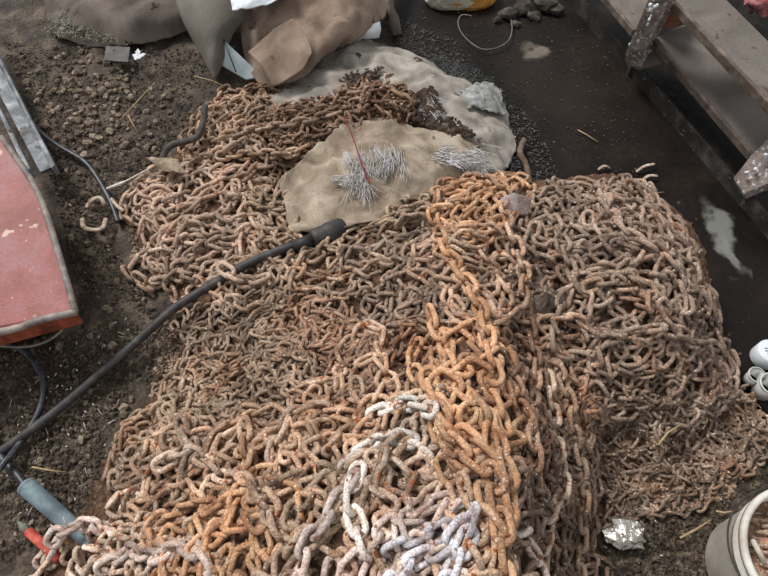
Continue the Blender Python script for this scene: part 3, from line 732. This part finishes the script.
m_board = material('grey_blue_worn_paint', [(92,94,96),(134,138,142),(168,172,174)], scale=16, fine=120, rough=.7, vary=.2, speck=((86,70,58),18,.62))
gb = thing('grey_board', P(20,130,0), 'worn grey-blue steel channel leaning beside the red box', 'board')
a0 = P(-25,28,.10); a1 = P(50,168,.09); 
mb = MB(); mb.prism([P(-25,12,.12), P(0,55,.12), P(55,166,.09), P(40,172,.09), P(0,95,.12), P(-30,50,.12)], (0, 0, -.012)); mb.build('web', m_board, gb, smooth=False, bevel=.002)
mb = MB(); mb.prism([P(-20,18,.15), P(0,58,.145), P(55,165,.11), P(51,168,.11), P(0,68,.145), P(-20,26,.15)], (0, 0, -.04)); mb.build('far_flange', m_board, gb, smooth=False, bevel=.002)
mb = MB(); mb.prism([P(-20,78,.14), P(0,108,.14), P(30,168,.11), P(26,172,.11), P(0,116,.14), P(-20,86,.14)], (0, 0, -.04)); mb.build('near_flange', m_board, gb, smooth=False, bevel=.002)

# ------------------------------------------------------------------ rail and steps at top right
m_iron = material('dark_iron', [(36,34,32),(56,53,50),(92,88,82)], scale=12, fine=140, rough=.6, bump=.4, vary=.2, speck=((120,100,82),40,.66), spec=.4)
m_tread = material('dusty_grey_tread', [(84,76,70),(106,98,92),(124,116,110)], scale=5, fine=160, rough=.85, bump=.3, vary=.1, speck=((82,66,56),24,.67))
m_treadedge = material('brown_tread_edge', [(66,56,50),(92,80,72),(122,110,100)], scale=20, rough=.8, vary=.2)
m_stringer = material('speckled_brown_iron', [(100,88,80),(132,118,110),(156,144,136)], scale=16, fine=120, rough=.7, vary=.2, speck=((196,192,192),80,.58))
m_riser = material('red_brown_rusty_riser', [(74,40,26),(104,60,40),(126,84,64)], scale=14, rough=.85, vary=.2)
rail = thing('iron_rail', P(660,110,0), 'long dark angle-iron rail edging the black floor before the steps', 'rail')
R0 = P(541,-30,.012); R1 = P(790,266,.012); UP = Vector((0, 0, .065)); rn = Vector((R0.y - R1.y, R1.x - R0.x, 0)).normalized()
if rn.x < 0: rn = -rn
mb = MB(); mb.prism([R0, R1, R1 + UP, R0 + UP], rn * .006); mb.build('upright_leg', m_iron, rail, smooth=False, bevel=.001)
mb = MB(); mb.prism([R0 + UP, R1 + UP, R1 + UP + rn * .005, R0 + UP + rn * .005], (0, 0, -.006)); mb.build('top_lip', m_stringer, rail, smooth=False, bevel=.001)
# dark drain behind the rail
m_drain = material('black_drain_water', [(12,10,9),(18,16,14),(34,30,26)], scale=18, fine=60, rough=.45, bump=.35, bumpscale=40, bdist=.004, spec=.15, vary=.2)
mb = MB(); mb.prism([P(548,-44,.024), P(822,286,.024), P(1100,200,.024), P(900,-120,.024), P(600,-120,.024)], (0, 0, -.05)); dr_ = mb.build('floor', m_drain, smooth=False); tag(dr_, 'black drain water behind the iron rail', kind='structure')
st = thing('steel_steps', P(720,80,0), 'dusty grey-brown steel steps with speckled stringers at the right', 'steps')

def tread(net, th):
    mb = MB(); mb.prism([P(*p) for p in net], (0, 0, -th)); o = mb.build('tread', m_tread, st, smooth=False, bevel=.003)
    a, b = P(*net[0]), P(*net[-1]); d = (b - a); nr = Vector((-d.y, d.x, 0)).normalized()
    if nr.x > 0: nr = -nr
    u = Vector((0, 0, .003))
    mb = MB(); mb.prism([a + nr * .013 + u, a + u, b + u, b + nr * .013 + u], (0, 0, -th - .014))
    e = mb.build('nosing', m_treadedge, st, smooth=False, bevel=.002); e.parent = o
tread([(654,38,.15), (694,20,.15), (800,130,.15), (757,157,.15)], .014)
tread([(673,-2,.36), (725,-2,.36), (800,72,.36), (790,122,.36)], .016)
tread([(590,-24,.19), (640,-40,.19), (652,2,.19), (636,30,.19)], .014)
mb = MB(); mb.prism([P(625,60,.10), P(626,52,.15), P(650,-6,.40), P(676,-10,.42), P(656,32,.17), P(640,62,.11)], (.012, -.006, -.02)); mb.build('stringer', m_stringer, st, smooth=False, bevel=.003)
mb = MB(); mb.prism([P(628,62,.085), P(652,38,.13), P(672,60,.125), P(640,68,.085)], (0, 0, -.012)); mb.build('foot_plate', m_tread, st, smooth=False, bevel=.002)
mb = MB(); mb.prism([P(657,32,.16), P(694,21,.16), P(676,-8,.34), P(668,-8,.34)], (.006, .01, 0)); mb.build('riser', m_riser, st, smooth=False)
mb = MB(); mb.prism([P(733,178,.10), P(752,154,.17), P(775,132,.24), P(800,110,.28), P(800,172,.20), P(768,184,.12), P(744,194,.09)], (.012, -.006, -.02)); mb.build('stringer', m_stringer, st, smooth=False, bevel=.003)
mb = MB()
for (x0, y0, x1, y1, z0, z1, n) in ((628,52,655,5,.13,.37,16), (742,178,776,146,.12,.22,12)):
    for k in range(n):
        t = random.random(); p = P(x0 + (x1 - x0) * t + random.gauss(0, 2), y0 + (y1 - y0) * t + random.gauss(0, 1), z0 + (z1 - z0) * t + .012)
        r = random.uniform(.0025, .006)
        mb.tube([p - Vector((0, 0, .01)), p, p + Vector((0, 0, .002))], [r, r, r * .5], 7)
o = mb.build('paint_drips', m_white, st); o['kind'] = 'stuff'
for lx, ly, z0 in ((640, 50, .12), (752, 178, .10)):
    mb = MB(); p = P(lx, ly, z0); mb.prism([p + Vector((-.012, -.012, 0)), p + Vector((.012, -.012, 0)), p + Vector((.012, .012, 0)), p + Vector((-.012, .012, 0))], (0, 0, -z0)); mb.build('foot', m_iron, st, smooth=False)
sheet([[(744,-6,.12),(756,-8,.14),(770,-6,.12)],[(745,4,.14),(757,3,.17),(772,6,.13)],[(750,14,.1),(760,15,.12),(774,18,.1)]], material('dusty_pink_cloth', [(96,58,58),(150,84,88),(172,128,126)], rough=.9), 'dusty pink rag behind the upper step at the top right corner', 'rag', 'rag', wrinkle=.02, wscale=25, seed=13)

# ------------------------------------------------------------------ gravel and stones in the floor
def fz(p): 
    q = Vector((p.x, p.y, 0)); return 0.014 * noise.noise(q * 5) + 0.009 * noise.noise(q * 17) + 0.008 * noise.noise(q * 43) - 0.004
m_stone = material('dusty_stone', [(84,72,61),(116,102,88),(150,136,120)], scale=20, fine=150, rough=.9, vary=.42, bump=.4)
rocks = [rock_mesh('stone', m_stone, 1, (1, .8, .6), .5, k) for k in range(4)]
SOILP = [(0,40),(50,45),(200,50),(220,85),(195,110),(160,155),(125,185),(110,240),(150,305),(185,325),(165,370),(120,425),(110,480),(80,525),(0,560),(-20,520),(-20,350),(80,330),(80,300),(55,190),(20,80)]
def put_stone(px, py, r, k, rr):
    p = P(px, py, 0); o = link_obj('stone', rocks[k % 4], floor)
    o.location = (p.x, p.y, fz(p) + r * .4); o.rotation_euler = (rr.uniform(-.4, .4), rr.uniform(-.4, .4), rr.uniform(0, 6.28)); o.scale = (r, r, r)
rr = random.Random(3); cnt = 0
while cnt < 230:
    px, py = rr.gauss(85, 45), rr.gauss(105, 45)
    if not inpoly(px, py, SOILP): continue
    put_stone(px, py, rr.uniform(.007, .017) * (1.25 if cnt < 40 else 1), cnt, rr); cnt += 1
cnt = 0
while cnt < 65:
    px, py = rr.uniform(0, 190), rr.uniform(200, 560)
    if not inpoly(px, py, SOILP): continue
    put_stone(px, py, rr.uniform(.007, .016), cnt, rr); cnt += 1
def scatter(name, n, zone, size, mat, z=None, seed=1, flat=.6, label=None, cat=None, parent=None, sink=0):
    rq = random.Random(seed); mb = MB(); c = 0; g = 0
    xs = [p[0] for p in zone]; ys = [p[1] for p in zone]
    while c < n and g < n * 30:
        g += 1
        px, py = rq.uniform(min(xs), max(xs)), rq.uniform(min(ys), max(ys))
        if not inpoly(px, py, zone): continue
        if z is None:
            x, y, hz = hit(px, py); p = Vector((x, y, hz - (sink * rq.uniform(.3, 1.2) if hz > .03 else 0)))
            if hz < .003: p.z = max(fz(p), 0)
        else: p = P(px, py, z)
        r = rq.uniform(.4, 1) * size; V = []
        R = Matrix.Rotation(rq.uniform(0, 6.28), 3, 'Z') @ Matrix.Rotation(rq.uniform(-.6, .6), 3, 'X')
        for v in ((1,0,0),(.2,.9,0),(-.9,.3,.1),(-.4,-.8,0),(.5,-.6,.1),(0,0,1),(0,.1,-.7)):
            V.append(p + R @ Vector((v[0] * r * rq.uniform(.7, 1.3), v[1] * r * rq.uniform(.6, 1.2), v[2] * r * flat)) + Vector((0, 0, r * .2)))
        mb.add(V, [(0,1,5),(1,2,5),(2,3,5),(3,4,5),(4,0,5),(1,0,6),(2,1,6),(3,2,6),(4,3,6),(0,4,6)]); c += 1
    o = mb.build(name, mat, parent, smooth=False); o['kind'] = 'stuff'
    if label: tag(o, label, cat)
    return o
m_grit = material('grit', [(44,36,30),(80,68,56),(140,126,108)], scale=60, fine=260, rough=.9, vary=.3, bump=0)
g1 = scatter('gravel', 7000, SOILP, .0075, m_grit, z=.002, seed=4, label='fine brown gravel and crumbs scattered over the soil at the left', cat='gravel')
g2 = scatter('gravel', 420, [(395,10),(560,5),(620,60),(650,190),(540,150),(470,75)], .0042, m_grit, z=.014, seed=5, label='sparse dark grit scattered on the black floor', cat='gravel')
g3 = scatter('gravel', 2200, [(400,20),(455,40),(478,70),(500,85),(540,130),(560,180),(520,190),(460,90),(395,45)], .006, material('grey_grit', [(34,32,31),(62,60,58),(110,108,106)], scale=50, fine=200, vary=.3, bump=0), z=.014, seed=6, label='grey grit drift between pale sack and black floor', cat='gravel')
g4 = scatter('gravel', 2600, [(590,500),(660,500),(770,440),(780,480),(730,500),(715,600),(560,600)], .008, m_grit, z=None, seed=7, label='dark crumbs and dirt between the heap and the white bucket', cat='gravel')
m_flake = rust('rust_flake', [(70,46,34),(120,90,70),(190,164,140)])
scatter('rust_flakes', 5200, [(560,400),(650,395),(760,395),(768,440),(725,500),(640,520),(570,520)], .0085, m_flake, seed=8, flat=.3, label='flaked rust chips covering the low fine chain at the right', cat='rust flakes')
scatter('rust_flakes', 4200, [(160,330),(300,310),(440,330),(450,400),(300,430),(150,400)], .007, m_flake, seed=9, flat=.3, label='flaked rust chips lodged in the fine brown chain at centre', cat='rust flakes')
scatter('rust_flakes', 1400, [(500,300),(600,330),(590,430),(580,570),(530,570),(510,400)], .009, m_flake, seed=10, flat=.35, label='wet rust chips filling the steep hollow right of the ridge', cat='rust flakes')
scatter('rust_flakes', 1500, [(210,110),(400,90),(410,120),(300,165),(220,160)], .007, M['dark'], seed=11, flat=.35, label='dark rust crumbs among the dark chain on the sack', cat='rust flakes')
scatter('rust_flakes', 12000, [(300,415),(440,400),(500,330),(505,240),(440,240),(440,330),(520,440),(520,600),(80,600),(110,500),(160,420)], .009, rust('rust_flake_tan', [(96,66,46),(150,112,84),(206,172,142)]), seed=12, flat=.35, label='tan and orange rust flakes crumbled over the near half of the heap', cat='rust flakes', sink=.010)
scatter('rust_flakes', 5000, [(540,195),(620,190),(680,235),(730,370),(720,400),(600,400),(520,300)], .008, M['gpink'], seed=13, flat=.35, label='grey-brown rust flakes caught between links of the right heap', cat='rust flakes', sink=.010)
scatter('rust_flakes', 2600, [(130,190),(260,175),(300,230),(430,220),(430,320),(200,300),(130,260)], .008, M['tan'], seed=14, flat=.35, label='tan rust flakes caught between links of the pale left heap', cat='rust flakes', sink=.010)
m_dirt = material('dark_dirt', [(40,30,24),(66,52,43),(96,80,68)], scale=45, rough=.95, vary=.3)
scatter('dirt_clumps', 420, [(405,100),(432,84),(446,112),(476,136),(440,136),(420,122),(400,118)], .013, m_dirt, z=.10, seed=15, flat=.5, label='dark dirt clumps between the pale sack and the cream sack', cat='dirt')
scatter('dirt_clumps', 90, [(338,82),(350,72),(384,66),(382,78),(360,84)], .010, m_dirt, z=.105, seed=16, flat=.5, label='dark dirt crumbs on the pale sack above the dark chain', cat='dirt')
# rocks at the top edge behind the black floor
RUB = ['grey rubble stone just right of the wire loop end', 'grey rubble stone cut by the top edge, second from the crusted stone', 'grey rubble stone in front middle of the top rubble', 'largest grey rubble stone at the top edge', 'smallest grey rubble stone, nearest the camera', 'grey rubble stone nearest the iron rail', 'small grey rubble stone nearest the crusted stone']
for k, (px, py, r) in enumerate([(508,14,.035),(522,8,.04),(534,16,.028),(545,4,.05),(516,24,.02),(556,10,.03),(498,20,.018)]):
    o = link_obj('rock', rock_mesh('rock', material('rock_grey%s' % 'abcdefg'[k], [(44,39,34),(66,60,53),(92,84,76)], scale=20, vary=.15), 2, (1, .8, .7), .5, k + 5))
    o.location = P(px, py, .012 + r * .4); o.scale = (r, r, r); tag(o, RUB[k], 'stone', 'rubble stones at the top edge')
ys = link_obj('painted_stone', rock_mesh('painted_stone', material('yellow_white_crust', [(190,186,168),(196,168,110),(176,112,48)], scale=5, fine=90, rough=.85, vary=.15, stops=[.46,.52,.58]), 3, (1, .6, .5), .25, 3))
ys.location = P(462,-8,.05); ys.scale = (.155, .13, .13); ys.data.materials.clear(); ys.data.materials.append(material('pale_crust', [(150,146,128),(196,192,174)], scale=22, rough=.9, vary=.2)); ys.data.materials.append(material('orange_crust', [(150,96,44),(190,140,72)], scale=22, rough=.9, vary=.2))
for pl_ in ys.data.polygons: pl_.material_index = 1 if pl_.center.x + .5 * noise.noise(pl_.center * 3) > .1 else 0
tag(ys, 'rounded stone with white and orange-yellow crust at the top edge', 'stone')
# wire loop
mb = MB(); c = P(489,28,.02)
loop = [P(472,16,.05),P(462,15,.05),P(458,22,.04),P(461,32,.035),P(470,42,.03),P(482,49,.03),P(496,48,.03),P(508,41,.03),P(512,30,.03),P(511,20,.03)]
mb.tube(smooth_path(loop, 8), .0022, 6); tag(mb.build('wire_loop', material('grey_wire', [(104,98,92),(134,128,120)], rough=.5, bump=0)), 'thin grey wire loop lying on the black floor near the crusted stone', 'wire')

# ------------------------------------------------------------------ straws, sticks, scraps
m_straw = material('dry_straw', [(150,128,96),(182,160,122)], rough=.9, bump=0, vary=.15)
def straw(a, b, r, label, z=.02, z2=None, group=None):
    pa, pb = P(*a, z), P(*b, z2 if z2 is not None else z); mid = (pa + pb) / 2 + Vector((random.gauss(0, .003), random.gauss(0, .003), .002))
    mb = MB(); mb.tube([pa, mid, pb], [r, r, r * .6], 6); return tag(mb.build('straw', m_straw), label, 'straw', group)
straw((32,467), (65,472), .0022, 'pale straw on soil left of the heap near the blue-grey sleeve')
straw((120,120), (155,82), .0022, 'longest pale straw on the gravel below the grey sack')
straw((128,115), (138,132), .0025, 'short pale straw crossing the long one on the gravel')
straw((578,130), (598,142), .002, 'yellowish straw lying on the black floor')
straw((680,538), (711,520), .003, 'pale straw beside the white bucket', .03)
straw((716,511), (734,511), .0028, 'tiny pale straw just behind the white bucket rim', .02)
straw((658,445), (680,425), .0025, 'pale straw on the fine chain at the right', .10)
straw((640,194), (664,192), .0022, 'short straw at the far side of the right heap', .02)
straw((194,76), (225,86), .002, 'pale twig under the point of the felt sheet', .05)
m_chip = material('pale_chip', [(176,166,150),(214,206,194)], rough=.8, bump=0, vary=.1)
mb = MB()
rq = random.Random(21)
for k in range(120):
    px, py = (rq.uniform(0, 130), rq.uniform(200, 540)) if k < 95 else (rq.uniform(580, 730), rq.uniform(420, 570))
    if k < 95 and not inpoly(px, py, SOILP): continue
    x, y, z = hit(px, py); p = Vector((x, y, max(z, .003) + .004)); a = rq.uniform(0, 3.1); l = rq.choice((.003, .004, .012)); d_ = Vector((math.cos(a) * l, math.sin(a) * l, 0))
    mb.tube([p - d_, p + d_ + Vector((0, 0, .003))], .0013 + (.0006 if l < .01 else -.0004), 5)
o = mb.build('pale_chips', m_chip); tag(o, 'tiny pale chips and straw bits sprinkled on the dirt', 'chips', kind='stuff')
for k, (pts, lab) in enumerate([([(126,18),(129,23),(126,26)], ''),]): pass
# shells / peelings left of the pale heap
m_peel = material('pale_peel', [(128,104,86),(176,156,138),(206,192,176)], scale=60, rough=.8, vary=.15)
def curl(path, r, label, z=.02):
    mb = MB(); mb.tube(smooth_path([P(a, b, z + c) for a, b, c in path], 6), [r * .5] + [r] * ((len(path) - 1) * 6 - 1) + [r * .5], 7, flat=.5)
    return tag(mb.build('bark_curl', m_peel), label, 'bark')
curl([(86,208,.01),(92,200,.02),(100,198,.02),(105,205,.01)], .007, 'pale curled bark scrap nearest the black cable end')
curl([(82,218,0),(84,227,.01),(94,230,.015),(103,227,.01),(106,218,.0)], .008, 'round curled bark scrap left of the pale chain heap')
curl([(111,198,.02),(117,206,.02),(124,211,.01)], .006, 'small pale bark sliver beside the stick end')
curl([(503,128,.02),(508,134,.02),(516,138,.01)], .006, 'pale bark sliver at the edge of the black floor')
curl([(636,172,0),(645,166,.015),(655,164,.01)], .005, 'whitish curled leaf on the black floor behind the right heap')
curl([(640,183,0),(648,176,.012),(658,176,.008)], .005, 'second whitish curled leaf on the black floor nearer the heap')
curl([(598,170,0),(604,166,.01),(610,168,0)], .005, 'grey-brown leaf scrap alone on the black floor')
# bent plate between the heaps, rusty lumps by the sack corner
mb = MB(); mb.prism([P(500,198,.30), P(514,192,.30), P(532,198,.27), P(528,214,.25), P(508,214,.28)], (0, 0, -.008))
tag(mb.build('metal_plate', material('worn_plate', [(110,84,72),(146,130,126),(168,160,160)], scale=25, rough=.6), smooth=False, bevel=.002), 'worn grey-brown metal plate wedged behind the orange peak', 'plate')
mb = MB()
mb.tube(smooth_path([P(524,140,.04), P(520,152,.05), P(526,165,.04), P(530,185,.03)], 6), .010, 8); tag(mb.build('twisted_root', material('root_bark', [(84,68,58),(120,100,86)], scale=40, bump=.8)), 'twisted brown root at the corner of the pale sack', 'root')

lm = link_obj('wet_lump', rock_mesh('wet_lump', material('glossy_dark_mud', [(50,42,36),(84,70,60),(120,104,92)], scale=26, fine=90, rough=.35, bump=.9, bumpscale=110, bdist=.006, vary=.25), 3, (1, 1.1, .5), .5, 9))
x_, y_, z_ = hit(543, 296); lm.location = (x_, y_, z_ - .006); lm.scale = (.045, .045, .05); tag(lm, 'glossy dark mud lump in the hollow right of the orange peak', 'mud')
# crumpled foil
bm = bmesh.new(); bmesh.ops.create_icosphere(bm, subdivisions=3, radius=1)
for v in bm.verts:
    q = v.co * 1.7; k = 1 + .4 * noise.noise(q) + .5 * (abs(noise.noise(q * 1.9)) - .2)
    v.co = Vector((v.co.x * k, v.co.y * k * .68, v.co.z * k * .45))
me = bpy.data.meshes.new('foil'); bm.to_mesh(me); bm.free()
me.materials.append(material('silver_foil', [(170,160,150),(216,210,204)], scale=18, rough=.28, metallic=.9, bump=.9, bumpscale=90, bdist=.006, vary=.2))
fo = link_obj('foil', me); fo.location = P(627,534,.03); fo.scale = (.048, .05, .045); tag(fo, 'crumpled ball of silver foil on the dirt at the bottom right', 'foil')

# ------------------------------------------------------------------ white bucket, cups
m_bucket = material('dirty_white_plastic', [(164,156,144),(196,190,180),(212,208,200)], scale=6, fine=70, rough=.55, bump=.1, vary=.08, speck=((150,128,96),9,.66), spec=.4)
bu = thing('bucket', P(790,590,0), 'dirty white plastic bucket of rusty scrap cut by the right edge', 'bucket')
BX, BY, BZ, BR = 812, 555, .24, .14
base_c = P(BX, BY, BZ) - Vector((0, 0, BZ))
def ring(mb, prof, c, seg=48, mat=None):
    n0 = len(mb.V); m = len(prof)
    for k in range(seg):
        a = 2 * math.pi * k / seg
        for r, z in prof: mb.V.append(Vector((c.x + math.cos(a) * r, c.y + math.sin(a) * r, c.z + z)))
    for k in range(seg):
        k2 = (k + 1) % seg
        for i in range(m - 1):
            mb.F.append((n0 + k * m + i, n0 + k2 * m + i, n0 + k2 * m + i + 1, n0 + k * m + i + 1))
R = BR
mb = MB(); ring(mb, [(0,.004),(R*.84,.004),(R*.845,.0),(R*.86,.006),(R*.95,BZ-.075),(R*.96,BZ-.05),(R,BZ-.05),(R,BZ-.046),(R*.965,BZ-.044),(R*.975,BZ-.004),(R*.94,BZ-.004),(R*.83,.012),(0,.012)], base_c); mb.build('bucket_body', m_bucket, bu)
mb = MB(); ring(mb, [(R*.925,BZ-.012),(R*.93,BZ),(R*.97,BZ+.004),(R*1.03,BZ),(R*1.035,BZ-.012),(R*.975,BZ-.014)], base_c); mb.build('rim', m_bucket, bu)
mb = MB(); hp = []
for k in range(15):
    t = k / 14; a = math.radians(200 - 120 * t); hp.append(base_c + Vector((math.cos(a) * R * 1.08, math.sin(a) * R * 1.08, BZ - .03 - .02 * math.sin(math.pi * t))))
mb.tube(smooth_path(hp, 3), .0022, 6); mb.build('handle', m_iron, bu)
mb = MB(); ring(mb, [(0,BZ-.07),(R*.9,BZ-.07),(R*.9,BZ-.09),(0,BZ-.09)], base_c, 40)
sc_ = mb.build('rusty_scrap', M['redbr']); tag(sc_, 'rusty brown scrap layer filling the white bucket', 'scrap', kind='stuff')
rq = random.Random(5)
mb = MB()
for k in range(150):
    a = rq.uniform(0, 6.28); r = R * .84 * math.sqrt(rq.random()); p = base_c + Vector((math.cos(a) * r, math.sin(a) * r, BZ - .066 + rq.random() * .012)); b_ = rq.gauss(.1, .4)
    l = rq.uniform(.01, .03); d_ = Vector((math.cos(b_), math.sin(b_), rq.gauss(0, .15))) * l
    if (p + d_ - base_c).xy.length > R * .88 or (p - d_ - base_c).xy.length > R * .88: continue
    mb.tube([p - d_, p, p + d_], rq.uniform(.002, .005), 5)
tag(mb.build('rusty_nails', M['tan']), 'orange-brown rusty slivers lying in the white bucket', 'scrap', kind='stuff')
a = base_c + Vector((-R*.72, R*.25, BZ-.03)); b = base_c + Vector((-R*.55, -R*.05, BZ-.05))
mb = MB(); mb.tube([a, a.lerp(b, .5), b], [.005, .006, .006], 8); tag(mb.build('white_stick', m_chip), 'short white stick standing inside the bucket rim', 'stick')

m_cup = material('cloudy_plastic', [(168,168,162),(192,192,188)], scale=20, rough=.4, bump=0, vary=.05, spec=.5)
m_cap = material('white_lid', [(200,204,208),(220,224,228)], scale=20, rough=.4, bump=0, vary=.03, spec=.5)
def cup(px, py, z, r, h, label, name='plastic_cup', mat=m_cup):
    c = P(px, py, z + h); c.z = z; root = thing(name, c, label, 'cup')
    mb = MB(); ring(mb, [(0,0),(r*.86,0),(r,h),(r*.96,h),(r*.82,.006),(0,.006)], c, 28); mb.build('cup_body', mat, root)
    mb = MB(); ring(mb, [(r*.97,h-.004),(r*1.07,h-.002),(r*1.07,h+.003),(r*.95,h+.003)], c, 28); mb.build('rim', mat, root)
    return root
cup(757,375,.0,.022,.05, 'small cloudy plastic cup standing between the lid and the heap')
cup(772,384,.0,.030,.07, 'cloudy plastic cup cut by the right edge below the white lid')
lid = thing('bottle_lid', P(768,353,.03), 'round white lid with blue printed marks at the right edge', 'lid')
c = P(770,352,.05); c.z = .0
mb = MB(); ring(mb, [(0,0),(.034,0),(.037,.006),(.036,.055),(.032,.058),(0,.058)], c, 32); mb.build('lid_body', m_cap, lid)
mb = MB()
for (dx, dy, l) in ((-.017,.006,.008),(-.018,-.002,.010),(-.014,-.010,.008)):
    p = c + Vector((dx, dy, .0585)); mb.prism([p, p + Vector((l, 0, 0)), p + Vector((l, .003, 0)), p + Vector((0, .003, 0))], (0, 0, .0006))
mb.build('blue_print', material('blue_ink', [(84,120,176),(100,134,190)], bump=0), lid, smooth=False)
print('links', TOTAL[0])
